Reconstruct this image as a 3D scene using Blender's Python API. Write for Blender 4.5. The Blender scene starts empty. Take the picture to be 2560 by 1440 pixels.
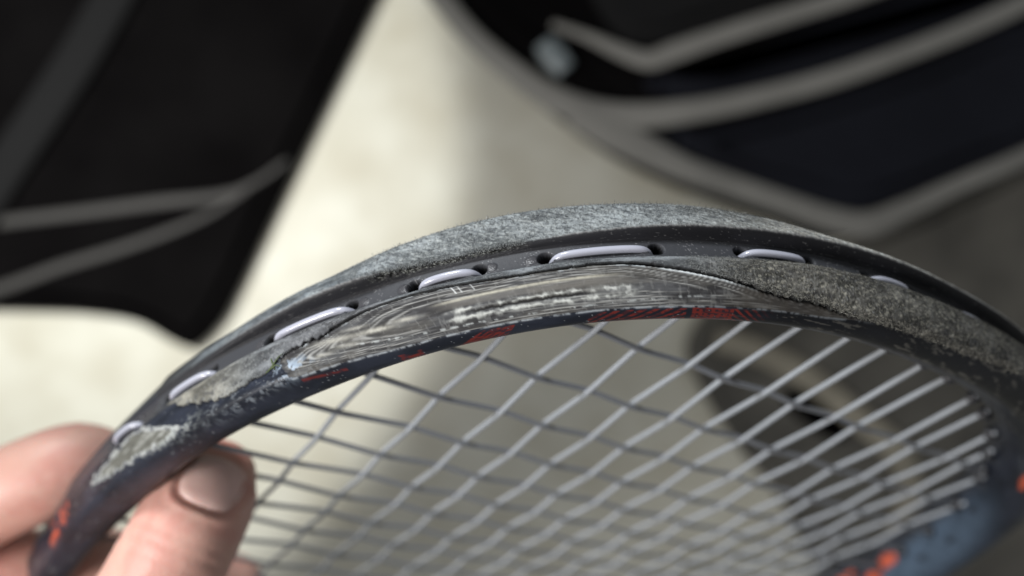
import bpy, bmesh, math
import numpy as np
from mathutils import Vector, Matrix
from mathutils.bvhtree import BVHTree

# ======================= camera, world, lights, exposure =======================
S = bpy.context.scene
COL = S.collection
FLOOR_D = 500.0                      # camera height above the floor, mm; the camera looks straight down
S.render.engine = 'CYCLES'
S.cycles.use_denoising = True
S.view_settings.view_transform = 'Standard'
S.view_settings.look = 'None'
S.view_settings.exposure = 0.0
S.view_settings.gamma = 1.0

def cw(x, y, d):
    """camera-space millimetres (x right, y down, d away) to world metres"""
    return Vector((x/1000, -y/1000, (FLOOR_D-d)/1000))

FPX = 1934.0
def at(px, py, d):
    """a point at depth d (mm) seen at pixel (px, py) of the 2560 wide photograph"""
    return cw((px-1280)/FPX*d, (py-720)/FPX*d, d)

cam = bpy.data.cameras.new('camera')
camo = bpy.data.objects.new('camera', cam); COL.objects.link(camo)
camo.location = cw(0, 0, 0)
cam.sensor_width = 36; cam.lens = 36*FPX/2560
cam.clip_start = 0.005; cam.clip_end = 20
cam.dof.use_dof = True
cam.dof.focus_distance = 0.1135
cam.dof.aperture_fstop = cam.lens/3.9
S.camera = camo

W = bpy.data.worlds.new('World'); S.world = W; W.use_nodes = True
bg = W.node_tree.nodes['Background']
bg.inputs[0].default_value = (0.95, 0.98, 1.0, 1); bg.inputs[1].default_value = 0.23

def aim(o, target):
    o.rotation_euler = (Vector(target)-o.location).to_track_quat('-Z', 'Y').to_euler()

def lamp(name, kind, loc, target, power, colour, **kw):
    l = bpy.data.lights.new(name, kind); l.energy = power; l.color = colour
    for k, v in kw.items(): setattr(l, k, v)
    o = bpy.data.objects.new(name, l); COL.objects.link(o); o.location = loc; aim(o, target)
    return o
# lamp from the left, above and a little behind the camera, shaded so that it falls on the racket and the hand
lamp('key_lamp', 'SPOT', cw(-215, -450, -90), cw(-10, 15, 128), 16.5, (0.95, 0.98, 1.0), spot_size=math.radians(26), spot_blend=0.3, shadow_soft_size=0.07)
# added unseen fill, weak and broad, brightens the hand from the left
lamp('added_fill', 'AREA', cw(-330, 120, -170), cw(-60, 50, 140), 0.46, (1.0, 0.97, 0.94), shape='DISK', size=0.22, spread=math.radians(70))
# added unseen spot that makes the bright patch on the left of the floor
lamp('added_floor_spot', 'SPOT', cw(-316, -75, 146), cw(-345, -80, 500), 6.8, (1.0, 1.0, 0.96), spot_size=math.radians(90), spot_blend=0.14, shadow_soft_size=0.012)

# ======================= helpers =======================
def tag(o, label=None, cat=None, group=None, kind=None):
    for k, v in (('label', label), ('category', cat), ('group', group), ('kind', kind)):
        if v: o[k] = v
    return o

def empty(name, loc=(0, 0, 0)):
    o = bpy.data.objects.new(name, None); COL.objects.link(o); o.location = loc
    o.empty_display_size = 0.01
    return o

def link(name, me, mat=None, parent=None):
    o = bpy.data.objects.new(name, me); COL.objects.link(o)
    if mat: me.materials.append(mat)
    if parent: o.parent = parent
    return o

def fast_mesh(name, co, faces, smooth=True):
    """co (n,3) in metres, faces (m,k) with k = 3 or 4"""
    me = bpy.data.meshes.new(name)
    co = np.asarray(co, np.float32); faces = np.asarray(faces, np.int32)
    m, k = faces.shape
    me.vertices.add(len(co)); me.vertices.foreach_set('co', co.ravel())
    me.loops.add(m*k); me.loops.foreach_set('vertex_index', faces.ravel())
    me.polygons.add(m); me.polygons.foreach_set('loop_start', np.arange(0, m*k, k, dtype=np.int32))
    me.update(calc_edges=True)
    if smooth: me.polygons.foreach_set('use_smooth', np.ones(m, bool))
    me.validate(); me.update()
    return me

def paint(me, rgb, rough=None):
    a = me.color_attributes.new('tint', 'FLOAT_COLOR', 'POINT')
    a.data.foreach_set('color', np.c_[rgb, np.ones(len(rgb))].astype(np.float32).ravel())
    if rough is not None:
        r = me.attributes.new('rough', 'FLOAT', 'POINT')
        r.data.foreach_set('value', np.asarray(rough, np.float32))

def grid_faces(n, m, wrap_m=False, wrap_n=False):
    i = np.arange(n if wrap_n else n-1)[:, None]; j = np.arange(m if wrap_m else m-1)[None, :]
    i2 = (i+1) % n; j2 = (j+1) % m
    return np.stack([i*m+j+0*i, i2*m+j, i2*m+j2, i*m+j2], -1).reshape(-1, 4)

def tube(pts, rad, nseg=10, flat=1.0, up=None):
    """tube along pts (n,3), radius scalar or (n,), flat = height/width ratio; closed ends"""
    pts = np.asarray(pts, float); n = len(pts)
    rad = np.broadcast_to(np.asarray(rad, float), (n,))
    t = np.gradient(pts, axis=0); t /= np.linalg.norm(t, axis=1)[:, None]+1e-12
    u = np.array(up if up is not None else (0, 0, 1.0), float)
    if up is None and abs(t[0]@u) > .9: u = np.array((1.0, 0, 0))
    fr = []
    a = u-t[0]*(t[0]@u); a /= np.linalg.norm(a)
    for i in range(n):
        if up is not None: a = u-t[i]*(t[i]@u)
        else: a = a-t[i]*(t[i]@a)
        a = a/np.linalg.norm(a); fr.append(a)
    A = np.array(fr); B = np.cross(t, A)
    ph = np.linspace(0, 2*np.pi, nseg, endpoint=False)
    co = pts[:, None]+rad[:, None, None]*(flat*np.cos(ph)[None, :, None]*A[:, None]+np.sin(ph)[None, :, None]*B[:, None])
    co = co.reshape(-1, 3)
    f = grid_faces(n, nseg, wrap_m=True)
    co = np.vstack([co, pts[:1], pts[-1:]])
    k = np.arange(nseg); k2 = (k+1) % nseg
    c0 = np.stack([k*0+n*nseg, k, k2, k2], -1); c1 = np.stack([k*0+n*nseg+1, (n-1)*nseg+k2, (n-1)*nseg+k, (n-1)*nseg+k], -1)
    return co, f, np.vstack([c0, c1])[:, :3]

def join(parts):
    """parts: list of (co, quads, tris) -> co, tris"""
    C, F, o = [], [], 0
    for co, q, t in parts:
        C.append(co)
        if len(q): F.append(np.vstack([q[:, [0, 1, 2]], q[:, [0, 2, 3]]])+o)
        if len(t): F.append(t+o)
        o += len(co)
    return np.vstack(C), np.vstack(F)

def tube_obj(name, pts, rad, mat, parent=None, **kw):
    co, f = join([tube(pts, rad, **kw)])
    return link(name, fast_mesh(name, co, f), mat, parent)

def catmull(p, per=8, closed=False):
    p = np.asarray(p, float); n = len(p)
    out = []
    for i in range(n if closed else n-1):
        g = (lambda k: p[k % n]) if closed else (lambda k: p[min(max(k, 0), n-1)])
        a, b, c, d = g(i-1), g(i), g(i+1), g(i+2)
        for t in np.arange(per)/per:
            out.append(.5*((2*b)+(c-a)*t+(2*a-5*b+4*c-d)*t*t+(3*b-a-3*c+d)*t**3))
    if not closed: out.append(p[-1])
    return np.array(out)

def vnoise(x, y, seed=0):
    xi = np.floor(x).astype(np.int64); yi = np.floor(y).astype(np.int64)
    fx = x-xi; fy = y-yi; fx = fx*fx*(3-2*fx); fy = fy*fy*(3-2*fy)
    def h(a, b):
        v = (a*374761393+b*668265263+seed*974634777) & 0xffffffff
        v = ((v ^ (v >> 13))*1274126177) & 0xffffffff
        v = v ^ (v >> 16)
        return (v & 0xffffff)/float(0xffffff)
    return (h(xi, yi)*(1-fx)+h(xi+1, yi)*fx)*(1-fy)+(h(xi, yi+1)*(1-fx)+h(xi+1, yi+1)*fx)*fy

def fbm(x, y, oct=4, seed=0):
    v = np.zeros_like(x); a = .5; t = 0
    for o in range(oct):
        v += a*vnoise(x*2**o, y*2**o, seed+o*17); t += a; a *= .55
    return v/t

def inpoly(x, y, poly):
    r = np.zeros(x.shape, bool); n = len(poly)
    for i in range(n):
        (x1, y1), (x2, y2) = poly[i], poly[(i+1) % n]
        c = (y1 > y) != (y2 > y)
        with np.errstate(divide='ignore', invalid='ignore'):
            r ^= c & (x < (x2-x1)*(y-y1)/((y2-y1) if y2 != y1 else 1e-9)+x1)
    return r

def sst(a, b, x):
    t = np.clip((x-a)/(b-a), 0, 1); return t*t*(3-2*t)

def mixc(c, col, m):
    return c+(np.asarray(col)-c)*np.clip(m, 0, 1)[..., None]

# ---- materials ----
def material(name, colour=(.5, .5, .5), rough=.5, tint=False, bump=None, mottle=None, sss=0, coat=0, spec=.5, sheen=0):
    m = bpy.data.materials.new(name); m.use_nodes = True
    nt = m.node_tree; b = nt.nodes['Principled BSDF']
    b.inputs['Roughness'].default_value = rough
    b.inputs['Specular IOR Level'].default_value = spec
    b.inputs['Coat Weight'].default_value = coat
    b.inputs['Sheen Weight'].default_value = sheen
    src = None
    tc = nt.nodes.new('ShaderNodeTexCoord')
    if tint:
        a = nt.nodes.new('ShaderNodeAttribute'); a.attribute_name = 'tint'; src = a.outputs['Color']
        r = nt.nodes.new('ShaderNodeAttribute'); r.attribute_name = 'rough'
        nt.links.new(r.outputs['Fac'], b.inputs['Roughness'])
    else:
        c = nt.nodes.new('ShaderNodeRGB'); c.outputs[0].default_value = (*colour, 1); src = c.outputs[0]
    if mottle:                                            # (scale, amount, second colour)
        n = nt.nodes.new('ShaderNodeTexNoise'); n.inputs['Scale'].default_value = mottle[0]; n.inputs['Detail'].default_value = 6
        nt.links.new(tc.outputs['Object'], n.inputs['Vector'])
        mr = nt.nodes.new('ShaderNodeMapRange'); mr.inputs[1].default_value = .35; mr.inputs[2].default_value = .68; mr.inputs[4].default_value = mottle[1]
        nt.links.new(n.outputs['Fac'], mr.inputs[0])
        mx = nt.nodes.new('ShaderNodeMix'); mx.data_type = 'RGBA'
        nt.links.new(mr.outputs[0], mx.inputs[0]); nt.links.new(src, mx.inputs[6]); mx.inputs[7].default_value = (*mottle[2], 1)
        src = mx.outputs[2]
    nt.links.new(src, b.inputs['Base Color'])
    if bump:                                              # (scale, strength, distance)
        n = nt.nodes.new('ShaderNodeTexNoise'); n.inputs['Scale'].default_value = bump[0]; n.inputs['Detail'].default_value = 8
        nt.links.new(tc.outputs['Object'], n.inputs['Vector'])
        bp = nt.nodes.new('ShaderNodeBump'); bp.inputs['Strength'].default_value = bump[1]; bp.inputs['Distance'].default_value = bump[2]
        nt.links.new(n.outputs['Fac'], bp.inputs['Height']); nt.links.new(bp.outputs[0], b.inputs['Normal'])
    if sss:
        b.inputs['Subsurface Weight'].default_value = sss
        b.inputs['Subsurface Radius'].default_value = (1.0, .35, .2); b.inputs['Subsurface Scale'].default_value = .0022
    return m

M = {}
M['floor'] = material('cream_floor', (.70, .69, .60), .5, mottle=(22, .9, (.54, .51, .41)), bump=(60, .15, .002))
M['black_fabric'] = material('black_fabric', (.0035, .0032, .0034), .95, spec=.0, bump=(900, .5, .0006), mottle=(14, .6, (.0075, .007, .0072)))
M['navy_fabric'] = material('navy_fabric', (.007, .0078, .012), .8, spec=.15, bump=(900, .5, .0006), mottle=(12, .7, (.014, .0155, .023)))
M['brown_cloth'] = material('brown_cloth', (.145, .137, .118), .85, bump=(300, .5, .001), mottle=(19, .9, (.055, .052, .046)))
M['grey_band'] = material('grey_band', (.23, .225, .207), .7, bump=(700, .4, .0005), mottle=(30, .5, (.15, .147, .135)))
M['grey_piping'] = material('grey_piping', (.042, .040, .038), .7, bump=(700, .4, .0005))
M['beige_strap'] = material('beige_strap', (.36, .33, .26), .7, bump=(500, .4, .0006), mottle=(40, .7, (.20, .18, .14)))
M['grey_webbing'] = material('grey_webbing', (.012, .012, .0125), .85, spec=.1, bump=(800, .4, .0005))
M['grass'] = material('grass', (.055, .08, .025), .6)
M['pale_plastic'] = material('pale_plastic', (.17, .20, .21), .35)
M['string'] = material('grey_string', (.27, .286, .31), .27, coat=.1, spec=.5, bump=(9000, .12, .00005), mottle=(900, .35, (.215, .228, .248)))
M['string_loop'] = material('lit_string', (.36, .37, .435), .2, coat=.3, bump=(9000, .1, .00005), mottle=(900, .3, (.31, .32, .375)))  # same string, with the brightness of the lit loops put into its colour
M['shaded_string'] = material('shaded_string', (.15, .157, .172), .3, bump=(9000, .12, .00005), mottle=(900, .35, (.12, .125, .135)))  # same string again, shade on the crosses put into a darker colour
M['paint'] = material('racket_paint', tint=True, spec=.22, bump=(4500, .22, .00008))
M['bumper'] = material('bumper_plastic', tint=True, spec=.2, bump=(6000, .5, .00012))
M['fibre'] = material('worn_fibre', tint=True, spec=.2)
M['grommet'] = material('black_grommet', (.02, .02, .024), .35)
M['skin'] = material('skin', rough=.5, tint=True, sss=.3, spec=.38, bump=(1800, .35, .00025))
M['nail'] = material('finger_nail', (.66, .455, .41), .4, sss=.25, mottle=(260, .5, (.60, .37, .325)), bump=(400, .05, .0002))
# ---- racket geometry (numpy, millimetres in the racket's own frame) ----
RR = np.array([[0.8350430655870216, -0.5455857828956642, -0.07098754902798149],
               [0.30619738019258735, 0.5680437724744263, -0.7639171662659598],
               [0.4571063803733995, 0.6161675308345476, 0.6413979505477472]])
TT = np.array([-11.450028694763882, 1.289610164737003, 119.90048620735918])
HX, HY, HA, HB, HN = 80.0, 135.0, 118.0, 172.73, 2.4      # superellipse of the string groove
_th = np.linspace(np.pi, -np.pi, 24001)
_g = np.c_[HX + HA*np.sign(np.cos(_th))*np.abs(np.cos(_th))**(2/HN),
           HY - HB*np.sign(np.sin(_th))*np.abs(np.sin(_th))**(2/HN)]
_d = np.r_[0, np.cumsum(np.linalg.norm(np.diff(_g, axis=0), axis=1))]
HL = _d[-1]
_su = np.linspace(0, HL, 6001)
_gu = np.c_[np.interp(_su, _d, _g[:, 0]), np.interp(_su, _d, _g[:, 1])]
_tu = np.roll(_gu[:-1], -1, axis=0) - np.roll(_gu[:-1], 1, axis=0)
for _ in range(30):                                        # even out the corners of the curve's derivative
    _tu = (_tu + np.roll(_tu, 1, axis=0) + np.roll(_tu, -1, axis=0)) / 3
_tu /= np.linalg.norm(_tu, axis=1)[:, None]
_tu = np.vstack([_tu, _tu[:1]])

def hoop(s):
    s = np.mod(s, HL)
    p = np.stack([np.interp(s, _su, _gu[:, 0]), np.interp(s, _su, _gu[:, 1])], -1)
    tx, ty = np.interp(s, _su, _tu[:, 0]), np.interp(s, _su, _tu[:, 1])
    return p, np.stack([ty, -tx], -1), np.stack([tx, ty], -1)   # point, outward normal, tangent

def knots(s, ks, vs):
    return np.interp(s, ks, vs)

def smooth1(a, n):
    k = np.hanning(2*n+1); k /= k.sum()
    return np.convolve(np.pad(a, n, mode='edge'), k, mode='valid')

_ss = np.arange(0, HL+1, 0.5)
rA = smooth1(knots(_ss, [30, 53, 72, 85, 105, 119, 128, 140, 150, 160, 172, 184, 197, 214, 235, 262, 280, 310],
                   [-3.2, -2.9, -2.2, -1.2, -1.0, 0.0, 0.3, 1.7, 2.4, 2.6, 2.3, 1.7, 0.6, -1.1, -2.3, -2.0, -2.4, -3.5]), 10)
rB = smooth1(knots(_ss, [40, 60, 85, 100, 114, 123, 134, 141, 146, 155, 163, 171, 180, 196, 223, 262, 300, 340],
                   [-0.2, 0.1, 0.45, 0.9, 1.9, 2.6, 2.7, 1.8, 1.2, 1.3, 1.5, 2.0, 2.5, 2.6, 2.8, 2.6, 2.0, .3]), 8)
rC = smooth1(knots(_ss, [40, 70, 100, 113, 130, 144, 153, 164, 177, 191, 202, 215, 235, 257, 300, 340],
                   [0.25, 0.4, 0.7, 1.15, 1.0, 1.1, 0.9, 1.0, 0.7, 0.6, 1.3, 1.5, 1.8, 2.1, 2.0, .4]), 8)
rM = smooth1(knots(_ss, [40, 80, 105, 118, 135, 200, 215, 240, 300, 340],
                   [-0.6, -0.3, 0.2, 0.3, -0.45, -0.45, 1.0, 1.6, 1.8, .2]), 10)
rD = smooth1(knots(_ss, [40, 90, 111, 118, 129, 138, 205, 214, 224, 252, 300, 340],
                   [-2.6, -1.8, -1.0, -0.8, -1.7, -2.5, -2.4, -1.2, -0.8, 0.3, 0, -2]), 8)
rE = smooth1(knots(_ss, [40, 64, 78, 94, 126, 147, 166, 206, 266, 320],
                   [-6.9, -6.9, -6.2, -5.7, -5.3, -4.8, -4.6, -4.8, -4.8, -5.5]), 10)

def controls(s):
    """20 control points (r, z) of the tube's section at arc length s, w = 0..19"""
    a, b, c, m, d, e = (np.interp(s, _ss, q) for q in (rA, rB, rC, rM, rD, rE))
    o = np.zeros_like(a); fl = np.clip((b-0.6)/1.2, 0, 1)     # 1 where the upper bumper lip stands
    R_ = [o-10.8, o-9.6, o-6.8, a-3.2, a, (a+b)/2+.35, b, b*(1-fl)*.55+.25*fl*b, o, o, c*.35, c, c+.12, m, d, e, e-2.6, o-9.4, o-10.6, o-11]
    Z_ = [3.5, 6.6, 8.4, 8.7, 7.5, 5.2, 2.8, 2.2, 1.45, -1.3, -1.85, -2.25, -3.1, -5.9, -8.6, -9.1, -7.0, -4.6, -1.6, 1.0]
    return np.stack(R_, -1), np.array(Z_)

def section(s, w):
    """r, z at (s, w); Catmull-Rom through the controls, s and w broadcast to the same shape"""
    R_, Z_ = controls(s)
    n = R_.shape[-1]
    k = np.floor(w).astype(int); t = w-k
    idx = [(k-1) % n, k % n, (k+1) % n, (k+2) % n]
    c0 = -.5*t+t*t-.5*t**3; c1 = 1-2.5*t*t+1.5*t**3; c2 = .5*t+2*t*t-1.5*t**3; c3 = -.5*t*t+.5*t**3
    tk = lambda i: np.take_along_axis(R_, i[..., None], -1)[..., 0]
    r = c0*tk(idx[0])+c1*tk(idx[1])+c2*tk(idx[2])+c3*tk(idx[3])
    z = c0*Z_[idx[0]]+c1*Z_[idx[1]]+c2*Z_[idx[2]]+c3*Z_[idx[3]]
    return r, z

def surf(s, w):
    r, z = section(s, w)
    p, n, _ = hoop(s)
    q = p+n*r[..., None]
    return np.stack([q[..., 0], q[..., 1], z], -1)
# ======================= the tennis racket =======================
racket = empty('tennis_racket')
Mw = Matrix.Identity(4)
_Rw = np.diag([1, -1, -1.0])@RR
for i in range(3):
    for j in range(3): Mw[i][j] = _Rw[i, j]
_tw = cw(*TT)
for i in range(3): Mw[i][3] = _tw[i]
racket.matrix_world = Mw
tag(racket, 'worn tennis racket with ground-down head, torn bumper strip and pale grey strings', 'tennis racket')

EDGE_S = [84, 88, 90.5, 94, 98.5, 106.5, 109.2, 114.8, 117.2, 120, 123.5, 126, 129.8, 131.2, 133.5, 136.8, 141, 146.5, 152.5, 158.5, 164.2, 169, 173.5, 178.8, 183.8, 188.2, 191.5, 194.8, 198.2, 203.8, 210.2, 214.8, 233, 253, 300, 340, 380]
EDGE_W = [9.6, 9.9, 10.9, 12.3, 12.8, 13.4, 13.26, 13.16, 12.9, 12.6, 12.42, 12.45, 12.16, 12.08, 11.9, 11.75, 11.7, 11.75, 11.88, 12.02, 12.0, 11.9, 11.95, 12.22, 12.48, 12.72, 12.96, 13.2, 13.36, 13.46, 13.88, 14.02, 14.12, 13.95, 13.6, 12.5, 11]
B0, B1 = 85.0, 372.0            # the bumper strip's ends along the hoop
def edge_w(s): return np.interp(s, EDGE_S, EDGE_W)

HOLES = [142.0, 152.4, 162.4, 178.9, 192.2, 131.2, 115.0, 101.6, 88.3, 204.0, 79.0, 68.0, 226.0, 215.6, 237.0, 247.5, 258, 268]
DOMES = [140.2, 154.2, 160.3, 133.3, 112.9, 176.9]

def normals(s, w):
    e = .05
    a = surf(s+e, w)-surf(s-e, w); b = surf(s, w+e*.5)-surf(s, w-e*.5)
    n = np.cross(a, b); n /= np.linalg.norm(n, axis=-1)[..., None]+1e-9
    return n
_p, _n, _ = hoop(np.array([150.0]))
SIGN = 1.0 if normals(np.array([150.0]), np.array([5.0]))[0] @ np.array([_n[0, 0], _n[0, 1], 0]) > 0 else -1.0

def hole_field(s, w):
    """depth (mm, inward) and darkness of string holes, height of the shiny pegs beside them"""
    dep = np.zeros_like(s); peg = np.zeros_like(s)
    x = (w-8.55)*2.4
    for h in HOLES:
        q = ((s-h)/1.15)**2+((x)/.85)**2
        dep = np.maximum(dep, np.clip(1.25-q, 0, 1))
    for h in DOMES:
        q = ((s-h)/1.0)**2+((x)/.75)**2
        peg = np.maximum(peg, np.sqrt(np.clip(1-q, 0, 1)))
    return dep, peg

def s_samples(a, b):
    out = [a]
    while out[-1] < b:
        s = out[-1]
        if 108 < s < 212: st = .15
        elif 60 < s < 262: st = .22
        elif 25 < s < 420: st = .5
        else: st = 3.0
        out.append(s+st)
    return np.array(out)

w_lin = np.r_[np.linspace(0, 3, 9, endpoint=False), np.linspace(3, 4, 8, endpoint=False), np.linspace(4, 7, 50, endpoint=False),
              np.linspace(7, 11, 44, endpoint=False), np.linspace(11, 15, 84, endpoint=False), np.linspace(15, 17, 14, endpoint=False), np.linspace(17, 20, 9, endpoint=False)]

# ---- frame: the painted graphite tube, ground flat along its lower outer corner ----
s1 = s_samples(0, HL-3.2)
Sg, Wg = np.meshgrid(s1, w_lin, indexing='ij')
P = surf(Sg, Wg); Nf = normals(Sg, Wg)*SIGN
mm = Wg*2.9                                                    # rough millimetres round the section
n1 = fbm(Sg*.6, mm*.6, 4, 1); n2 = fbm(Sg*2.2, mm*2.2, 4, 2); n3 = vnoise(Sg*5, mm*5, 3); n4 = fbm(Sg*.12, mm*.5, 4, 5)
eW = edge_w(Sg)
C = np.empty(P.shape); C[:] = (.010, .012, .018)
C = mixc(C, (.021, .025, .038), sst(.35, .7, n4)*.8)
rough = np.full(Sg.shape, .36)
disp = (n2-.5)*.03
# scuffs and specks in the paint
sp = (n3 > .93) & (n1 > .5); C[sp] = (.16, .17, .18)
sc = sst(.60, .72, fbm(Sg*.9, mm*2.4, 5, 9))*sst(84, 92, Sg)*(1-sst(112, 122, Sg))*sst(13.1, 13.4, Wg)*(1-sst(14.0, 14.5, Wg))
C = mixc(C, (.22, .24, .26), sc*.3)
rd = sst(186, 200, Sg)*(1-sst(275, 290, Sg))*sst(13.9, 14.1, Wg)
C = mixc(C, (.005, .005, .006), rd*.85)
C = mixc(C, (.11, .105, .095), rd*sst(.62, .72, fbm(Sg*.35+mm*.3, mm*2.2-Sg*.2, 4, 69))*.5)
# dark groove strip left of the bumper
gr = (Wg > 6.9) & (Wg < 10.6) & (Sg < 92)
C[gr] = (.030, .030, .036)
# ground laminate
lam = (Wg > eW-.05+.05*(n3-.5)) & (Wg < 14.03+.05*(n2-.5)) & (Sg > 117.8+(Wg-13)*2.0*(1)+1.5*(n2-.5)) & (Sg < 213)
lf = lam.astype(float)
lc = np.empty(P.shape); lc[:] = (.066, .067, .071)
lc = mixc(lc, (.030, .029, .031), sst(.42, .62, fbm(Sg*.22, mm*1.6, 5, 11)))
lc = mixc(lc, (.092, .088, .082), sst(.5, .75, fbm(Sg*.13, mm*.8, 4, 13))*.9)
vmid = (eW+14.03)/2; vh = np.maximum((14.03-eW)/2, .25)
kq = np.clip(np.where(Sg < 160, (147-Sg)/27.5, (Sg-173)/36), 0, None)
va = (Wg-vmid)/vh
q = np.sqrt(kq**2+va**2)+.10*(fbm(Sg*.12, mm*.35, 3, 19)-.5)+.025*(fbm(Sg*.6, mm*1.0, 3, 20)-.5)
ang = np.where(va > 0, 1, -1)*(2.2+(Sg-160)*.06)
along = fbm(ang*1.7+q*1.5+30, q*5+3, 4, 15)
lay = vnoise(q*17, q*0+1.5, 17)
lc = lc*(.36+.8*lay)[..., None]
def line(c, wd): return np.exp(-((q-c)/wd)**2)
st = np.zeros(Sg.shape); st2 = np.zeros(Sg.shape)
for c_, wd, k_ in ((.33, .020, .8), (.46, .016, .6), (.53, .022, 1.0), (.62, .014, .7), (.69, .020, .9), (.77, .014, .6), (.84, .018, .9), (.92, .014, .7), (1.0, .016, .6)):
    g_ = sst(.36, .62, fbm(ang*2.6+c_*37, q*2+c_*11, 3, 22))
    st = np.maximum(st, line(c_, wd*(.7+.9*n1))*k_*g_)
    st2 = np.maximum(st2, line(c_+.038, wd*.9)*(.4+.6*g_))
lc = mixc(lc, (.012, .012, .013), st2*.8)
lc = mixc(lc, (.30, .30, .29), st*.85)
fine = vnoise(Sg*1.2, mm*7, 21); l2 = vnoise(Sg*.9+mm*.8, mm*6, 23)
scrt = sst(.62, .72, fbm(Sg*2.2-mm*.6, mm*.9, 3, 24))
lc = mixc(lc, (.20, .20, .195), scrt*.25)
lc = lc*(0.80+.4*fine)[..., None]
def blob(s0, w0, a, b): return np.exp(-(((Sg-s0)/a)**2+((Wg-w0-.02*(Sg-s0))/b)**2))
for s0, w0, a, b, k in ((135.5, 12.95, 3.0, .10, .95), (128.2, 12.82, 3.4, .13, .7), (140.5, 12.88, 2.2, .09, .8), (130.5, 13.25, 2.4, .12, .5), (126, 13.35, 1.6, .10, .6), (132, 12.6, 2, .07, .6)):
    lc = mixc(lc, (.36, .35, .31), blob(s0, w0, a, b)*k*(.45+.9*n2))
tan = sst(143.5, 149, Sg)*(1-sst(170, 176, Sg))*sst(12.52, 12.58, Wg+.05*(n2-.5)+.0035*(Sg-158))*(1-sst(12.86, 13.02, Wg))
lc = mixc(lc, (.15, .142, .13), tan*.5*(.6+.7*n1))
topl = sst(143.5, 149, Sg)*(1-sst(168, 174, Sg))*np.exp(-((Wg+.0035*(Sg-158)-12.60)/.05)**2)
lc = mixc(lc, (.40, .385, .32), topl*(.4+.8*n2))
jag = .10*(fbm(Sg*1.6, Sg*0+.5, 3, 31)-.5)
band = sst(145.5, 148.5, Sg)*(1-sst(173.0, 175.5, Sg))
wc = 13.24+jag+.0010*(Sg-160)
thick = (.045+.07*sst(.35, .7, fbm(Sg*1.1, Sg*0+3.3, 3, 33)))
r1 = band*np.exp(-((Wg-wc+.14)/thick)**2); r2 = band*np.exp(-((Wg-wc-.19)/(thick*1.1))**2); gap = band*np.exp(-((Wg-wc)/.060)**2)*sst(148, 152, Sg)*(1-sst(166, 171, Sg))
ends = np.exp(-(((Sg-173.2)/1.8)**2+((Wg-13.25)/.16)**2))
rid = np.clip(r1+r2+ends, 0, 1)*(.40+.85*fbm(Sg*2.6, mm*3.0, 3, 35))
lc = mixc(lc, (.42, .43, .41), rid*(.25+.9*sst(.35, .6, fbm(Sg*.8, mm*1.4, 3, 37))))
lc = mixc(lc, (.012, .012, .012), gap*1.1)
dl = np.interp(Sg, [127, 131, 139, 145.2, 157.5, 169.5, 183.2, 190], [13.45, 13.32, 13.56, 13.70, 13.78, 13.74, 13.58, 13.5])
dash = np.exp(-((Wg-dl-.05*(n1-.5))/.04)**2)*sst(.48, .66, fbm(Sg*1.4, mm*1.2, 4, 41))*sst(128, 133, Sg)*(1-sst(180, 190, Sg))
lc = mixc(lc, (.36, .38, .38), dash*.8)
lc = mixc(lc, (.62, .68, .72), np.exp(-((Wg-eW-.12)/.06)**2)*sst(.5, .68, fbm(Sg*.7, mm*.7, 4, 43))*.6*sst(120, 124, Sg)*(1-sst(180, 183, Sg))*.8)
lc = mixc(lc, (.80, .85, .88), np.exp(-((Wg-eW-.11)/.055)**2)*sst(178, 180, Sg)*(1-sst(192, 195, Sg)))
for s0, d_ in ((148.4, .9), (149.3, .6), (151.2, .5)):
    lc = mixc(lc, (.6, .62, .62), np.exp(-((Sg-s0-(Wg-12.1)*1.6)/.09)**2)*(np.abs(Wg-12.08) < .28)*d_)
brow = sst(186, 192, Sg)
lc = mixc(lc, (.040, .035, .030), brow*.75*(.5+n1))
C = np.where(lam[..., None], lc, C)
rough = np.where(lam, .72, rough)
disp += lf*((fine-.5)*.02+st*.03+rid*.07-gap*.22-st2*.03+(l2-.5)*.03)
# crack between bumper strip and laminate
gapw = .10+.16*sst(166, 171, Sg)*(1-sst(176, 181, Sg))
cr = (np.abs(Wg-eW) < gapw) & (Sg > 112) & (Sg < 215)
C[cr & (Wg < eW+gapw*.35)] = (.008, .008, .009)
disp -= np.where((Wg > eW-.5) & (Wg < eW+.08), .35, 0)*sst(118, 124, Sg)*(1-sst(205, 214, Sg))
# chipped pale rim along the black strip, and chips at the left end of the ground face
rim = np.exp(-((Wg-14.05-.05*(n1-.5))/.055)**2)*sst(.40, .62, fbm(Sg*.9, mm*.6, 4, 47))*sst(115, 120, Sg)*(1-sst(208, 216, Sg))
C = mixc(C, (.36, .39, .42), rim*(.75-.4*sst(180, 190, Sg)))
chips = sst(.52, .62, fbm(Sg*1.0, mm*1.0, 4, 51))*np.exp(-(((Sg-119.5)/3.2)**2+((Wg-13.45)/.5)**2))
C = mixc(C, (.36, .44, .54), chips*.75)
chips2 = sst(.52, .60, fbm(Sg*1.2, mm*1.4, 4, 53))*np.exp(-(((Sg-112)/9)**2+((Wg-13.95-.02*(118-Sg))/.22)**2))
C = mixc(C, (.42, .47, .53), chips2*.25)
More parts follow.
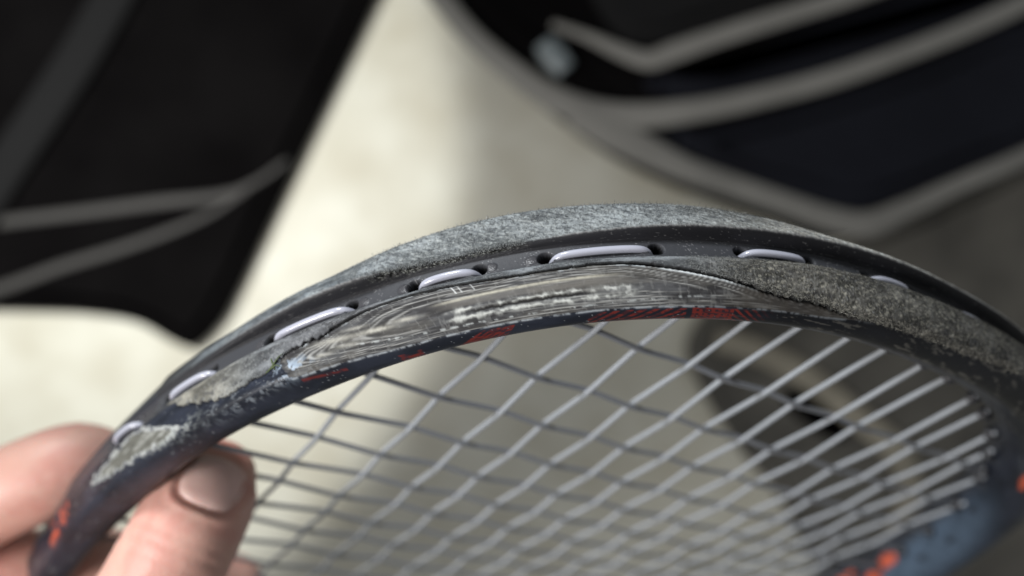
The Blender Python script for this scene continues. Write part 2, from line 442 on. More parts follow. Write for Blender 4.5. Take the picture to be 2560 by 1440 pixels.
# bare patch with a white torn rim, left
pl = [(60.5, 12.92), (68.8, 12.28), (78.2, 11.66), (83, 11.9), (87, 12.6), (93, 13.3), (94.5, 13.6), (90, 13.8), (86.8, 13.72), (77.2, 13.58), (64.5, 13.16)]
ws, ww = Sg+9*(n1-.5)+1.2*(n2-.5), Wg+.15*(n2-.5)+.9*(n1-.5)
pin = inpoly(ws, ww, pl)
cx_, cy_ = 79, 12.95
small = inpoly(cx_+(ws-cx_)/.78, cy_+(ww-cy_)/.66, pl)
C[pin & (n1 > .40)] = (.27, .28, .275); C[pin & (n2 < .47)] = (.09, .095, .10)
C[small] = (.085, .085, .074)
C = np.where(small[..., None], mixc(C*(.7+.6*n1)[..., None], (.22, .225, .21), sst(.5, .68, fbm(Sg*.25, mm*1.8+Sg*.12, 4, 59))*.8), C)
pale = sst(.56, .62, fbm(Sg*.8, mm*1.6, 4, 57))*np.exp(-(((Sg-91)/6)**2+((Wg-13.55)/.35)**2))
C = mixc(C, (.3, .32, .31), pale*.7)
rough = np.where(pin, .6, rough)
disp += np.where(pin & ~small, .10*n2, 0)-np.where(small, .12, 0)
# printed red strokes on the lower face
red = np.zeros(Sg.shape)
dg = Sg+mm*1.6
red += ((Sg > 167.5) & (Sg < 182.5) & (Wg > 14.16) & (Wg < 16)) * sst(.35, .6, .5+.5*np.sin(dg*3.1)+.35*(n2-.5)) * sst(167.5, 171, Sg+(Wg-14.2)*5)
hal = (Sg > 183.4) & (Sg < 190.0) & (Wg > 14.12) & (Wg < 16)
red += hal*np.where((np.sin(Sg*6.2) > -.35) | (np.sin(mm*8) > .1), 1, .15)
red += ((Sg > 190) & (Sg < 197) & (Wg > 14.12) & (Wg < 16))*sst(.5, .75, .5+.5*np.sin((Sg-mm*1.2)*4.2))*(1-sst(191, 197, Sg))
red += ((Sg > 150.2-(Wg-14.4)*4) & (Sg < 156.6-(Wg-14.2)*2) & (Wg > 14.2) & (Wg < 16))*sst(.25, .55, n1+.2*np.sin(dg*5))
red += ((Sg > 137.5) & (Sg < 141.5) & (Wg > 14.45) & (Wg < 15.4))*sst(.4, .6, n1)
red += np.exp(-((Wg-14.32-.02*(Sg-125))/.07)**2)*(Sg > 121)*(Sg < 129)*.8
red = red*(.25+.75*sst(.35, .55, fbm(Sg*.7+mm*.6, mm*2.6-Sg*.5, 4, 63)))
C = mixc(C, (.16, .020, .014), np.clip(red, 0, 1)*.8)
# orange print, lower left and on the far side of the hoop
org = ((Sg > 33) & (Sg < 48))*np.exp(-((Wg-12.85+.03*(Sg-41))/.42)**2)*sst(.44, .54, fbm(Sg*.45, mm*.7, 3, 61))*1.4
far = (Sg > 285) & (Sg < 420) & (Wg > 13.5)
for s0, w0, a_, b_ in ((381, 18.7, 5, .7), (389.5, 18.1, 4, .55), (401, 19.4, 5, .6), (308, 15.8, 5, .25)):
    org += far*sst(.35, .5, np.exp(-(((Sg-s0)/a_)**2+((Wg-w0)/b_)**2))*(.7+.6*n1))*1.2
C = mixc(C, (.45, .085, .042), org)
far_lit = far*np.exp(-(((Sg-362)/34)**2+((Wg-17.2)/2.0)**2)**2)*(.65+.5*n1)  # lit stretch of the far inner wall, painted as a lighter blue
C = mixc(C, (.068, .098, .14), far_lit*(1-np.clip(org, 0, 1)))
for s0, w0 in ((367.5, 17.25), (353, 17.1), (336, 17.6)):
    C = mixc(C, (.012, .012, .015), np.exp(-(((Sg-s0)/2.0)**2+((Wg-w0)/.25)**2)**2))
# frame under the bumper lies lower
hd, pg = hole_field(Sg, Wg)
under = (Wg > 3.2) & (Wg < eW-.1) & (Sg > B0+1) & (Sg < B1-1)
disp -= np.where(under, .45, 0)+hd*2.6
C[hd > .35] = (.008, .008, .008)
P = P+Nf*disp[..., None]
me = fast_mesh('frame', P.reshape(-1, 3)/1000, grid_faces(len(s1), len(w_lin), wrap_m=True, wrap_n=True)[:, ::-1 if SIGN > 0 else 1])
paint(me, C.reshape(-1, 3), rough.ravel())
frame = link('frame', me, M['paint'], racket)

# ---- bumper guard: the plastic strip with the string groove ----
sb = s_samples(B0, B1)
tt = np.linspace(0, 1, 190)
Sb, Tb = np.meshgrid(sb, tt, indexing='ij')
rag = .10*(fbm(Sb*1.7, Sb*0+.2, 4, 71)-.5)*(1+4.0*((Sb < 128) | (Sb > 190)))
wE = edge_w(Sb)+rag-np.where((Sb > 168) & (Sb < 178), .05, 0)
wU = 3.3
Wb = wU+Tb*(wE-wU)
P = surf(Sb, Wb); Nb = normals(Sb, Wb)*SIGN
mb = Wb*2.6
n1 = fbm(Sb*.5, mb*.5, 4, 101); n2 = fbm(Sb*2.5, mb*2.5, 4, 102); n3 = vnoise(Sb*6.5, mb*6.5, 103); n5 = vnoise(Sb*3.4, mb*3.4, 104)
C = np.empty(P.shape); C[:] = (.019, .019, .022)
rough = np.full(Sb.shape, .5)
warm = sst(176, 205, Sb)
fz = np.empty(P.shape); fz[:] = (.155, .170, .176)
fz = mixc(fz, (.160, .155, .140), warm)
fz = mixc(fz, (.07, .082, .094), (1-sst(128, 142, Sb))*.75*(sst(.3, .6, n1)))
fz = fz*(.55+.9*n2)[..., None]
pat = fbm(Sb*.16, mb*.5, 4, 121); scr = fbm(Sb*.35+mb*1.1, mb*3.2-Sb*1.2, 4, 123)
fz = fz*(.50+.95*sst(.25, .75, pat))[..., None]
fz = mixc(fz, (.05, .055, .062), sst(.56, .68, scr)*.7)
fz = mixc(fz, (.33, .35, .35), sst(.58, .70, 1-scr)*.5*sst(128, 142, Sb))
fz = mixc(fz, (.40, .43, .425), sst(.55, .85, fbm(Sb*1.6+mb*2.2, mb*5.5-Sb*2.6, 3, 129))*.6*sst(128, 142, Sb))
fz = mixc(fz, (.022, .024, .028), sst(.72, .95, n5)*.8)
lip = 6.0+.12*(n2-.5)+.25*(n1-.5)*((Sb > 134) & (Sb < 158))
up = (1-sst(lip-.06, lip+.06, Wb))*sst(88, 104, Sb+6*(Wb-5)+6*(n1-.5))
fz = fz*(1+.9*sst(195, 215, Sb))[..., None]  # worn lip brightened towards the right, light put into the colour
C = mixc(C, (.011, .011, .013), sst(170, 190, Sb)*(1-sst(7.6, 8.2, Wb))*(Wb > 5.5))  # groove wall of the same plastic, its shade at right painted darker
C = mixc(C, fz, up)
C = mixc(C, (.20, .20, .20), np.exp(-((Wb-lip)/.06)**2)*sst(100, 110, Sb)*(.2+.7*n3)*(1-sst(134, 140, Sb)*(1-sst(160, 166, Sb))))
# ragged black underside of the upper lip
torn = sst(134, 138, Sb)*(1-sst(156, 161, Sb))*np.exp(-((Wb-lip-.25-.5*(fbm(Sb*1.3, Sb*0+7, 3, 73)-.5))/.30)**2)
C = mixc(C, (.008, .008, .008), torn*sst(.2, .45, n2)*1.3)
C = mixc(C, (.24, .25, .23), torn*sst(.70, .8, n3)*.9)
# groove floor, speckled
gv = sst(7.4, 8.0, Wb)*(1-sst(10.3, 10.8, Wb))
C = mixc(C, (.044, .046, .052), gv*.8)
C = mixc(C, (.26, .26, .27), gv*(n3 > .9)*.6*sst(125, 135, Sb))
C = mixc(C, (.14, .14, .14), (Wb > 6.2)*(Wb < 7.6)*(vnoise(Sb*2, mb*6, 107) > .9)*.5)
# worn strip below the groove
lo = sst(10.55, 10.9, Wb+.2*(n1-.5))
lw = np.empty(P.shape); lw[:] = (.120, .130, .140)
lw = mixc(lw, (.14, .135, .115), 1-sst(100, 118, Sb))
lw = mixc(lw, (.078, .076, .070), sst(176, 196, Sb))
lw = mixc(lw, (.07, .07, .075), sst(112, 122, Sb)*(1-sst(134, 142, Sb))*.7)
lw = lw*(.6+.8*n2)[..., None]*(.45+1.05*sst(.25, .75, fbm(Sb*.22, mb*.6, 4, 125)))[..., None]
lw = mixc(lw, (.035, .035, .038), sst(.58, .70, fbm(Sb*.7+mb*.5, mb*1.6, 4, 127))*.75)
lw = mixc(lw, (.27, .28, .28), sst(.66, .9, n3)*.4)
dirn = fbm(Sb*1.5-mb*.8, mb*5.5+Sb*.9, 4, 111)
lw = mixc(lw, (.030, .030, .026), sst(.50, .68, dirn)*sst(182, 196, Sb)*.7)
lw = mixc(lw, (.28, .27, .23), sst(.60, .7, fbm(Sb*1.8-mb*1.0, mb*7+Sb*.9, 3, 113))*sst(182, 196, Sb)*.8)
C = mixc(C, lw, lo)
C = mixc(C, (.010, .011, .012), np.exp(-((Tb-1)/.008)**2)*(.4+.6*n2)*sst(115, 122, Sb))  # black lower edge, with its shadow put into the colour too
hd, pg = hole_field(Sb, Wb)
C[hd > .3] = (.006, .006, .006)
C = mixc(C, (.05, .05, .055), pg*1.5*(hd < .3)); rough = np.where(pg > .05, .18, rough)
fuzz_m = np.clip(up*sst(104, 138, Sb)+lo*sst(178, 196, Sb)*.9+lo*.35, 0, 1)
rough = np.where(fuzz_m > .3, .85, rough)
disp = .35+fuzz_m*(1-np.clip(pg*3, 0, 1))*((n3-.5)*.09+(n2-.5)*.14+(n1-.5)*.10)+(n2-.5)*.03-hd*2.4+pg*.20-torn*.55*n2
disp -= lo*sst(182, 196, Sb)*.07*sst(.5, .7, dirn)
PB = P+Nb*disp[..., None]
sk0 = PB[:, :1]-Nb[:, :1]*.9; sk1 = PB[:, -1:]-Nb[:, -1:]*.9
PB2 = np.concatenate([sk0, PB, sk1], 1)
C2 = np.concatenate([C[:, :1]*.3, C, np.full_like(C[:, :1], .010)], 1); r2_ = np.concatenate([rough[:, :1], rough, rough[:, -1:]], 1)
e0 = PB2[:1]-np.concatenate([Nb[:1, :1], Nb[:1], Nb[:1, -1:]], 1)*.6
e1 = PB2[-1:]-np.concatenate([Nb[-1:, :1], Nb[-1:], Nb[-1:, -1:]], 1)*.6
PB3 = np.concatenate([e0, PB2, e1], 0); C3 = np.concatenate([C2[:1], C2, C2[-1:]], 0); r3_ = np.concatenate([r2_[:1], r2_, r2_[-1:]], 0)
me = fast_mesh('bumper_guard', PB3.reshape(-1, 3)/1000, grid_faces(PB3.shape[0], PB3.shape[1])[:, ::-1 if SIGN > 0 else 1])
paint(me, C3.reshape(-1, 3), r3_.ravel())
bumper = link('bumper_guard', me, M['bumper'], racket)

# ---- frayed plastic fibres standing on the worn bumper: far too many to count ----
rng = np.random.default_rng(4)
def fibres(n, sr, wr, length, lift, dirbias, width=.028):
    s = rng.uniform(*sr, n); w = wr[0](s)+(wr[1](s)-wr[0](s))*rng.random(n)
    p = surf(s, w); nn = normals(s, w)*SIGN
    _, _, tg = hoop(s); tg = np.c_[tg, np.zeros(n)]
    bi = np.cross(nn, tg)
    a = rng.uniform(0, 2*np.pi, n) if dirbias is None else dirbias+rng.normal(0, .45, n)
    d = tg*np.cos(a)[:, None]+bi*np.sin(a)[:, None]
    L = length*np.clip(rng.lognormal(0, .45, n), .4, 1.9); up_ = lift*rng.random(n)
    p = p+nn*.36
    wd = np.cross(d, nn)*width
    m1 = p+(d*.55+nn*up_[:, None])*L[:, None]; tip = p+(d*(.9-.3*rng.random(n))[:, None]+nn*(up_*(.4+1.2*rng.random(n)))[:, None]+bi*rng.normal(0, .25, n)[:, None])*L[:, None]
    co = np.stack([p-wd-nn*.08, p+wd-nn*.08, m1-wd*.8, m1+wd*.8, tip], 1)
    k = np.arange(n)[:, None]*5
    f = np.concatenate([k+np.array([[0, 1, 3]]), k+np.array([[0, 3, 2]]), k+np.array([[2, 3, 4]])], 0)
    g = rng.uniform(.05, .30, n)
    wm = sst(176, 205, s)[:, None]
    c = (np.array([.94, 1.0, 1.02])*(1-wm)+np.array([1.02, .98, .86])*wm)*g[:, None]
    return co.reshape(-1, 3), f, np.repeat(c, 5, 0)
cst = lambda v: (lambda s: np.full_like(s, v))
sets = [fibres(9000, (132, 186), (cst(3.9), cst(6.0)), .22, .5, None), fibres(4500, (180, 262), (cst(3.9), cst(6.0)), .22, .5, None),
        fibres(1500, (106, 134), (cst(4.2), cst(6.0)), .16, .4, None), fibres(1100, (134, 195), (cst(3.8), cst(4.7)), .34, 1.1, None),
        fibres(900, (134, 160), (cst(5.85), cst(6.2)), .26, .6, 1.2),
        fibres(9000, (183, 262), (cst(10.9), lambda s: edge_w(s)), .34, .45, 2.7), fibres(3000, (183, 250), (lambda s: edge_w(s)-.35, lambda s: edge_w(s)), .30, .7, None),
        fibres(2500, (136, 186), (cst(10.9), lambda s: edge_w(s)), .10, .3, None), fibres(700, (90, 120), (lambda s: edge_w(s)-.4, lambda s: edge_w(s)+.02), .20, .6, None)]
off = 0; Fv, Ff, Fc = [], [], []
for co, f, c in sets:
    Fv.append(co); Ff.append(f+off); Fc.append(c); off += len(co)
me = fast_mesh('worn_fibres', np.vstack(Fv)/1000, np.vstack(Ff))
paint(me, np.vstack(Fc), np.full(off, .8))
tag(link('worn_fibres', me, M['fibre'], bumper), kind='stuff')

# ---- strings ----
GAUGE = .53
MX = [0.0, 14.4, 27.01, 37.69, 48.83, 58.8, 68.84, 78.66, 89.36, 98.54, 110.12, 118.95, 128.95, 137.86, 147.5, 157.5]
CY = [-4.22, 11.32, 24.84, 37.68, 49.06, 59.46, 69.54, 79.77, 89.54, 100.49, 112.49, 125, 138, 151, 165, 180, 196, 213, 231]
def y_span(x, r=-.5):
    k = (1-(abs(x-HX)/(HA+r))**HN)**(1/HN)*(HB+r); return HY-k, HY+k
def x_span(y, r=-.5):
    k = (1-(abs(y-HY)/(HB+r))**HN)**(1/HN)*(HA+r); return HX-k, HX+k
def woven(a, b, knots_, signs, wob):
    """parameter and z of a string from a to b that passes over and under at the knots"""
    u = np.arange(a, b, .8)
    ks = [a]+list(knots_)+[b]; zs = [0]+[g*.45 for g in signs]+[0]
    z = np.interp(u, ks, zs)
    z = smooth1(z, 2)
    return u, z
def string_ends(t): return t
for i, x in enumerate(MX):
    a, b = y_span(x)
    cr_ = [(j, y) for j, y in enumerate(CY) if a+4 < y < b-4 and x_span(y)[0]+4 < x < x_span(y)[1]-4]
    u, z = woven(a+.3, b-.3, [y for _, y in cr_], [-1 if (i+j-1) % 2 else 1 for j, _ in cr_], 0)
    tube_obj('main_string', np.c_[np.full_like(u, x), u, z]/1000, GAUGE/1000, M['string'], racket, nseg=10)
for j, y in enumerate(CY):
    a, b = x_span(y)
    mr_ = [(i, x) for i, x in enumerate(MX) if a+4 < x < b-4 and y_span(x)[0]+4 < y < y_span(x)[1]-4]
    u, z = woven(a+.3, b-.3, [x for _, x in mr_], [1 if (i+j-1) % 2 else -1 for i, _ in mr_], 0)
    tube_obj('cross_string', np.c_[u, np.full_like(u, y), z]/1000, GAUGE/1000, M['shaded_string'], racket, nseg=10)

# lengths of string that run outside the hoop, in the groove, from hole to hole
LOOPS = [(142.6, 152.0), (163.2, 178.3), (192.5, 203.6), (115.6, 130.7), (89.0, 101.2), (68.8, 78.2), (216.2, 225.6), (237.6, 247.0), (258.4, 267.5)]
for a, b in LOOPS:
    L = b-a
    u = np.linspace(a-.15, b+.15, 40)
    e = np.minimum(u-a, b-u)
    r = -1.9+(2.45)*(1-np.exp(-np.clip(e+.15, 0, None)/.75))+.2*np.sin(np.pi*np.clip((u-a)/L, 0, 1))
    p, n, _ = hoop(u)
    q = p+n*r[:, None]
    tube_obj('string_loop', np.c_[q, np.full(len(u), -.12)]/1000, .60/1000, M['string_loop'], racket, nseg=14)

# grommets where the strings leave the inner wall
def grommet(p, d):
    d = np.array(d)/np.linalg.norm(d); p = np.array(p)
    ts = np.array([0, 1.2, 1.6, 1.75]); rs = np.array([1.5, 1.35, 1.15, .7])
    tube_obj('grommet', (p[None]+d[None]*ts[:, None])/1000, rs/1000, M['grommet'], racket, nseg=10)
for x in MX:
    for y, d in ((y_span(x, -10.9)[0], 1), (y_span(x, -10.9)[1], -1)): grommet((x, y, 0), (0, d, 0))
for y in CY:
    for x, d in ((x_span(y, -10.9)[0], 1), (x_span(y, -10.9)[1], -1)): grommet((x, y, 0), (d, 0, 0))
# ======================= the hand =======================
def chain(nodes, per=7):
    """nodes: (px, py, depth, radius mm) -> tube parts with round ends, world metres"""
    p = np.array([list(at(a, b, d)) for a, b, d, _ in nodes]); r = np.array([q[3]/1000 for q in nodes])
    pr = catmull(np.c_[p, r], per)
    p, r = pr[:, :3], pr[:, 3]
    t0 = p[0]-p[1]; t0 /= np.linalg.norm(t0); t1 = p[-1]-p[-2]; t1 /= np.linalg.norm(t1)
    ph = np.radians([20, 40, 60, 75, 86])
    a = np.array([p[0]+t0*r[0]*math.sin(x) for x in ph[::-1]]); ar = np.array([r[0]*math.cos(x) for x in ph[::-1]])
    b = np.array([p[-1]+t1*r[-1]*math.sin(x) for x in ph]); br = np.array([r[-1]*math.cos(x) for x in ph])
    return tube(np.vstack([a, p, b]), np.r_[ar, r, br], nseg=24)
FINGERS = [
    [(-800, 2450, 190, 20), (-430, 2080, 175, 17), (60, 1780, 163, 14.5), (330, 1560, 154, 11.8), (430, 1400, 150, 10.8), (478, 1310, 150.5, 10.4), (520, 1240, 153, 9.6), (540, 1195, 156.5, 8.0)],   # thumb
    [(-560, 1640, 178, 11.5), (-330, 1450, 172, 10.6), (-150, 1320, 169, 10.4), (0, 1240, 168, 9.8), (110, 1190, 168, 9.7), (200, 1160, 170, 9.2), (285, 1160, 174, 7.2)],                        # index
    [(-600, 1830, 190, 11.5), (-330, 1580, 184, 10.8), (-100, 1470, 182, 10.3), (60, 1432, 183, 9.9), (230, 1418, 189, 9.5), (430, 1440, 198, 9.0), (585, 1456, 204, 7.4)],                        # middle
    [(-640, 2000, 200, 11), (-380, 1780, 200, 10.2), (-120, 1680, 200, 9.8), (150, 1650, 206, 9.2), (330, 1670, 213, 7.5)],                                                                      # ring
    [(-660, 2150, 210, 10), (-440, 1960, 212, 9), (-220, 1880, 214, 8.4), (-20, 1870, 219, 7.0)],                                                                                               # little finger
    [(-560, 1640, 178, 12), (-780, 2000, 185, 17), (-960, 2400, 195, 20)], [(-600, 1830, 190, 13), (-830, 2200, 196, 19), (-1000, 2500, 200, 21)],
    [(-640, 2000, 200, 12), (-850, 2350, 205, 18), (-1000, 2550, 205, 21)], [(-660, 2150, 210, 12), (-860, 2430, 212, 17), (-1000, 2600, 208, 20)],
    [(-1000, 2500, 200, 24), (-1250, 2900, 210, 25), (-1700, 3500, 225, 29)],
]
co, f = join([chain(c) for c in FINGERS])
tmp = link('hand_source', fast_mesh('hand_source', co, f))
rm = tmp.modifiers.new('remesh', 'REMESH'); rm.mode = 'VOXEL'; rm.voxel_size = .0011; rm.use_smooth_shade = True
sm = tmp.modifiers.new('smooth', 'SMOOTH'); sm.iterations = 7; sm.factor = .5
sub = tmp.modifiers.new('sub', 'SUBSURF'); sub.levels = 1; sub.render_levels = 1
dg_ = bpy.context.evaluated_depsgraph_get()
hme = bpy.data.meshes.new_from_object(tmp.evaluated_get(dg_)); hme.name = 'hand'
bpy.data.objects.remove(tmp)
nv = len(hme.vertices)
hv = np.empty(nv*3, np.float32); hme.vertices.foreach_get('co', hv); hv = hv.reshape(-1, 3).astype(float)
hn = np.empty(nv*3, np.float32); hme.vertices.foreach_get('normal', hn); hn = hn.reshape(-1, 3).astype(float)
# nail frame: axis along the thumb, normal towards the eye and a little right
A0 = np.array(at(538, 1200, 156)); A1 = np.array(at(470, 1330, 150.5))
ax = A0-A1; ax /= np.linalg.norm(ax)
nrm = np.array([.16, .10, 1.0]); nrm -= ax*(nrm@ax); nrm /= np.linalg.norm(nrm)
bx = np.cross(nrm, ax); bx /= np.linalg.norm(bx)
if bx[0] < 0: bx = -bx
NC = np.array(at(534, 1206, 147.0))                      # middle of the nail
HWID, HLEN = .0057, .0050
def nail_q(pts):
    d = pts-NC; return d@bx, d@ax, d@nrm
def nail_shape(u, v):
    return (np.abs(u)/HWID)**3.2+(np.abs(v)/HLEN)**3.0
u_, v_, w_ = nail_q(hv)
q_ = nail_shape(u_, v_)
near = (np.abs(w_) < .010) & ((hn@nrm) > .05)
pit = np.where(near, np.exp(-((q_**.33-1.04)/.10)**2)*np.where(v_ > .003, .2, 1.0), 0)
fold = np.where(near, np.exp(-((q_**.33-1.28)/.13)**2)*np.where(v_ > .002, .0, 1.0), 0)
hv -= hn*(pit*.00034)[:, None]; hv += hn*(fold*.00035)[:, None]
# knuckle creases across the thumb and the index finger
def crease(c, axis, span, depth, width):
    global hv
    d = hv-np.array(c); t = d@axis
    m = (np.linalg.norm(d, axis=1) < span)
    wob = .0003*np.sin(d[:, 0]*400)
    hv -= hn*(m*np.exp(-((t+wob)/width)**2)*depth)[:, None]
for off_, dp in ((0, .00016), (.0022, .0001), (-.0026, .0001)):
    crease(np.array(at(448, 1392, 148))+ax*off_, ax, .016, dp, .0005)
ia = np.array(at(110, 1190, 168))-np.array(at(0, 1240, 168)); ia /= np.linalg.norm(ia)
for off_, dp in ((0, .00018), (.0018, .0001)):
    crease(np.array(at(-20, 1250, 166))+ia*off_, ia, .016, dp, .0005)
hme.vertices.foreach_set('co', hv.astype(np.float32).ravel()); hme.update()
sx, sy, sz = hv.T*1000
f1 = fbm(sx*.09+sz*.05, sy*.09-sz*.06, 4, 201); f2 = fbm(sx*.7+sz*.4, sy*.7+sz*.3, 3, 203)
hc = np.empty(hv.shape); hc[:] = (.56, .335, .275)
hc = mixc(hc, (.52, .245, .205), sst(.42, .65, f1)*.7)
hc = mixc(hc, (.60, .39, .32), sst(.5, .75, f2)*.35)
tipd = np.linalg.norm(hv-np.array(at(560, 1140, 156)), axis=1)
hc = mixc(hc, (.50, .155, .115), np.exp(-(tipd/.006)**2)*.75)
hc = mixc(hc, (.48, .21, .17), pit*.6)
for kn in ((448, 1392, 148), (-20, 1250, 166), (60, 1432, 180)):
    hc = mixc(hc, (.46, .20, .165), np.exp(-(np.linalg.norm(hv-np.array(at(*kn)), axis=1)/.010)**2)*.5)
paint(hme, hc, .46+.12*(f2-.5))
hand = link('hand', hme, M['skin'])
tag(hand, 'bare hand pinching the left side of the racket head between thumb and fingers', 'hand')
bvh = BVHTree.FromPolygons([tuple(v) for v in hv], [tuple(p.vertices) for p in hme.polygons])
nu, nl = 25, 25
top_, bot = [], []
for i in range(nu):
    for j in range(nl):
        a, b = 2*i/(nu-1)-1, 2*j/(nl-1)-1
        x = a*math.sqrt(max(0, 1-.42*b*b)); y = b*math.sqrt(max(0, 1-.30*a*a))       # square to rounded plate
        p = Vector(NC+bx*x*HWID+ax*y*HLEN+nrm*.02)
        h = bvh.ray_cast(p, Vector(-nrm), .05)
        hit = h[0] if h[0] is not None else Vector(NC+bx*x*HWID+ax*y*HLEN)
        e = max(abs(a), abs(b))
        top_.append(np.array(hit)+nrm*(.00028-.00024*e**6)); bot.append(np.array(hit)-nrm*.0010)
top_ = np.array(top_)
g = top_.reshape(nu, nl, 3)
for _ in range(4):
    g[1:-1, 1:-1] = (g[1:-1, 1:-1]*2+g[:-2, 1:-1]+g[2:, 1:-1]+g[1:-1, :-2]+g[1:-1, 2:])/6
top_ = g.reshape(-1, 3)
ring = [i*nl for i in range(nu)]+[(nu-1)*nl+j for j in range(1, nl)]+[i*nl+nl-1 for i in range(nu-2, -1, -1)]+[j for j in range(nl-2, 0, -1)]
nvv = np.vstack([top_, np.array(bot)[ring]])
k = np.arange(len(ring)); k2 = (k+1) % len(ring); rg = np.array(ring)
sk = np.stack([rg[k], rg[k2], nu*nl+k2, nu*nl+k], -1)
nme = fast_mesh('thumb_nail', nvv, np.vstack([grid_faces(nu, nl), sk[:, ::-1]]))
link('thumb_nail', nme, M['nail'], hand)

# shred of grass caught in the torn end of the bumper strip
gp = []
for k_, (s0, w0, s2_, w2_) in enumerate(((115.6, 13.25, 119.2, 12.75), (116.5, 13.0, 118.6, 13.3), (117.4, 13.2, 117.0, 12.6))):
    u_g = np.linspace(0, 1, 9)
    pg_ = surf(s0+(s2_-s0)*u_g, w0+(w2_-w0)*u_g+.12*np.sin(u_g*5+k_))+normals(np.full(9, s0), np.full(9, w0))*SIGN*(.45+.35*np.sin(u_g*math.pi))[:, None]
    gp.append(tube(pg_/1000, np.interp(u_g, [0, .5, 1], [.10, .13, .05])/1000, nseg=6))
gco, gf = join(gp)
gr_ = link('grass_shred', fast_mesh('grass_shred', np.array([list(Mw @ Vector(c)) for c in gco]), gf), M['grass'])
tag(gr_, 'tiny shred of green grass caught in the torn end of the bumper strip', 'grass shred')

# ======================= floor and the things lying on it =======================
bm = bmesh.new()
bmesh.ops.create_grid(bm, x_segments=8, y_segments=8, size=1.6)
fm = bpy.data.meshes.new('floor'); bm.to_mesh(fm); bm.free()
tag(link('floor', fm, M['floor']), kind='structure')

def slab(name, outline, top, mat, parent, base=FLOOR_D, round_=14, per=6, bulge=6):
    """a soft flat body: outline of (px, py) at depth top, standing on depth base (mm), edges rounded over"""
    o = catmull([list(at(x, y, top))[:2] for x, y in outline], per, closed=True)
    t = np.roll(o, -1, 0)-np.roll(o, 1, 0); t /= np.linalg.norm(t, axis=1)[:, None]
    area = .5*np.sum(o[:, 0]*np.roll(o[:, 1], -1)-np.roll(o[:, 0], -1)*o[:, 1])
    n = np.c_[t[:, 1], -t[:, 0]]*(1 if area > 0 else -1)                   # outward
    zt, zb = (FLOOR_D-top)/1000, (FLOOR_D-base)/1000
    rr = round_/1000
    rings = [(-.4*rr, zb+.0004), (0, zb+.25*(zt-zb)), (.0, zt-rr*.8), (-.12*rr, zt-rr*.45), (-.4*rr, zt-rr*.16), (-rr, zt), (-rr*2.2, zt+bulge/4000)]
    m = len(o)
    co = np.vstack([np.c_[o+n*d, np.full(m, z)] for d, z in rings])
    me = bpy.data.meshes.new(name)
    faces = [tuple(q) for q in grid_faces(len(rings), m, wrap_m=True)]
    faces.append(tuple((len(rings)-1)*m+np.arange(m)))
    if area < 0: faces = [q[::-1] for q in faces]
    me.from_pydata([tuple(c) for c in co], [], [tuple(int(x) for x in q) for q in faces])
    me.polygons.foreach_set('use_smooth', np.arange(len(me.polygons)) < len(me.polygons)-1); me.update()
    return link(name, me, mat, parent)

def band(name, pts, depth, width, mat, parent, flat=.35, per=8):
    """a flattened strap through (px, py[, depth]) points, width in mm"""
    p = catmull([list(at(q[0], q[1], q[2] if len(q) > 2 else depth)) for q in pts], per)
    w = np.interp(np.linspace(0, 1, len(p)), np.linspace(0, 1, len(width)), width) if isinstance(width, (list, tuple)) else width
    return tube_obj(name, p, np.asarray(w)/2000, mat, parent, nseg=12, flat=flat, up=(0, 0, 1))

# left: black bag with a straight right edge
b1 = empty('bag', at(300, 300, FLOOR_D))
tag(b1, 'black fabric bag with two curved piping lines and one straight edge', 'bag')
def child(o, parent):
    o.parent = parent; o.matrix_parent_inverse = parent.matrix_world.inverted(); return o
bpy.context.view_layer.update()
child(slab('body', [(1000, -160), (930, 0), (840, 190), (750, 378), (655, 578), (590, 715), (545, 800), (480, 868), (430, 858), (330, 805), (200, 782), (60, 776), (-120, 772), (-330, 760), (-420, 300), (-330, -220), (200, -330), (700, -300)], 488, M['black_fabric'], None, round_=5, bulge=2), b1)
child(band('piping', [(-200, 585), (0, 556), (200, 532), (400, 506), (560, 488), (640, 455), (720, 400)], 487, [7, 7, 7, 7, 6, 4, 3], M['grey_piping'], None), b1)
child(band('piping', [(-200, 778), (0, 722), (150, 668), (300, 622), (440, 572), (540, 525), (640, 455)], 487, [7, 7, 6.5, 6, 5, 4, 3], M['grey_piping'], None), b1)
child(band('shoulder_strap', [(-120, 640), (0, 440), (100, 290), (210, 120), (310, -60), (380, -200)], 484, 27, M['grey_webbing'], None, flat=.3), b1)

# right: black and navy bag with wide grey bands
b2 = empty('bag', at(1900, 200, FLOOR_D))
tag(b2, 'black and navy panelled bag edged with wide pale grey bands', 'bag')
bpy.context.view_layer.update()
child(slab('body', [(1020, -160), (1090, -40), (1180, 75), (1290, 165), (1400, 250), (1500, 325), (1600, 385), (1720, 440), (1850, 490), (2000, 540), (2150, 590), (2290, 540), (2430, 480), (2580, 410), (2760, 300), (2850, -50), (2600, -330), (1800, -400), (1200, -350)], 440, M['black_fabric'], None, round_=10), b2)
child(slab('navy_panel', [(1650, 338), (1760, 322), (1900, 290), (2100, 232), (2330, 150), (2600, 45), (2720, 150), (2600, 345), (2430, 420), (2280, 482), (2140, 520), (2010, 492), (1850, 440), (1730, 385)], 434, M['navy_fabric'], None, base=440, round_=5, bulge=3), b2)
child(slab('navy_panel', [(1620, 195), (1780, 150), (1960, 85), (2200, 10), (2420, -60), (2640, -90), (2600, -10), (2330, 85), (2100, 165), (1900, 222), (1760, 245), (1650, 235)], 435, M['navy_fabric'], None, base=440, round_=5, bulge=3), b2)
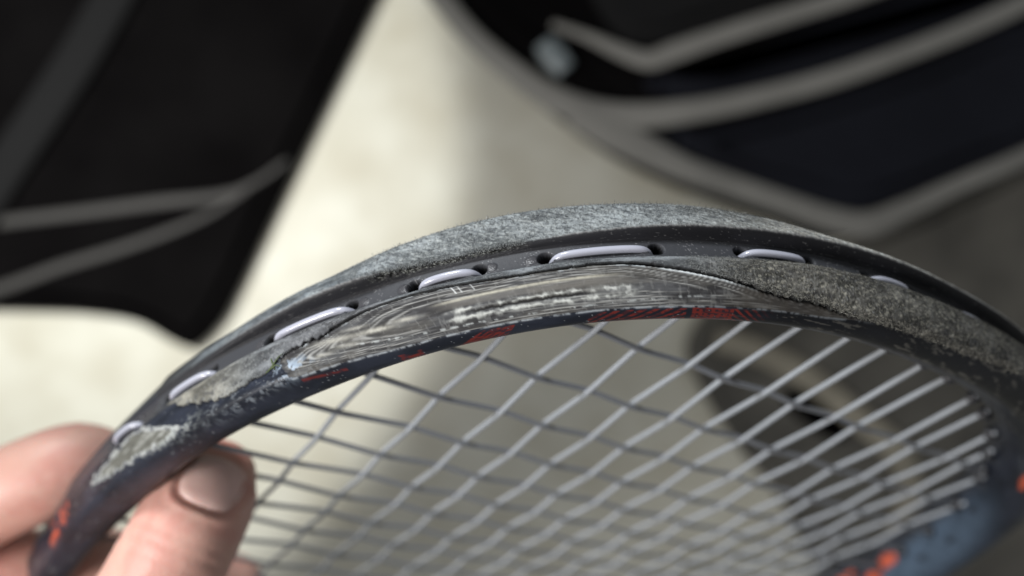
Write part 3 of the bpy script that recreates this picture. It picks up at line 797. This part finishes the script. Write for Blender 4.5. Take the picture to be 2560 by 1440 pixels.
child(band('edge_band', [(1000, -150), (1090, -20), (1170, 80), (1260, 160), (1360, 232), (1470, 278), (1600, 290), (1760, 272), (1920, 238), (2090, 192), (2300, 118), (2480, 45), (2700, -60)], 431, [12, 12, 12, 13, 15, 16, 15, 13, 12, 12, 11, 11, 11], M['grey_band'], None), b2)
child(band('edge_band', [(1440, 275), (1530, 330), (1620, 378), (1720, 425), (1850, 470), (1980, 515), (2080, 548), (2170, 560), (2270, 520), (2400, 460), (2560, 392), (2720, 310)], 431, [20, 20, 17, 14, 13, 13, 14, 15, 12, 10, 10, 10], M['grey_band'], None), b2)
child(band('edge_band', [(1380, 60), (1470, 92), (1550, 128), (1622, 150), (1690, 128), (1800, 90), (1960, 40), (2150, -18), (2350, -90)], 431, [4, 6, 9, 11, 12, 11, 11, 10, 10], M['grey_band'], None), b2)
child(slab('grey_panel', [(1480, -60), (1700, -110), (2000, -150), (1950, 0), (1790, 60), (1640, 105), (1540, 78)], 434, M['grey_webbing'], None, base=440, round_=5, bulge=3), b2)
child(band('buckle', [(1360, 105), (1385, 140), (1415, 175)], 428, [12, 15, 12], M['pale_plastic'], None, flat=.5), b2)

# lower right: dark cloth with a beige strap on it, seen through the strings
cl = slab('cloth', [(2060, 622), (2185, 580), (2310, 528), (2450, 464), (2720, 380), (2900, 800), (2850, 1500), (2500, 1640), (2200, 1600), (2050, 1440), (1960, 1260), (1850, 1120), (1760, 980), (1720, 860), (1800, 740), (1900, 640)], 493, M['brown_cloth'], None, round_=4, bulge=2)
tag(cl, 'dark brown cloth lying crumpled on the floor behind the strings', 'cloth')
st_ = band('strap', [(1790, 850), (1880, 872), (1970, 912), (2050, 965), (2130, 1030), (2210, 1095), (2262, 1160), (2275, 1240), (2240, 1330)], 488, [15, 16, 17, 16, 16, 17, 18, 17, 14], M['beige_strap'], None)
tag(st_, 'beige fabric strap curving across the dark brown cloth', 'strap')
pc = slab('pouch', [(1965, 985), (2015, 968), (2065, 1000), (2110, 1055), (2125, 1095), (2080, 1100), (2020, 1062), (1975, 1025)], 489, M['black_fabric'], None, base=493, round_=4, bulge=2)
tag(pc, 'small black pouch lying under the curve of the beige strap', 'pouch')
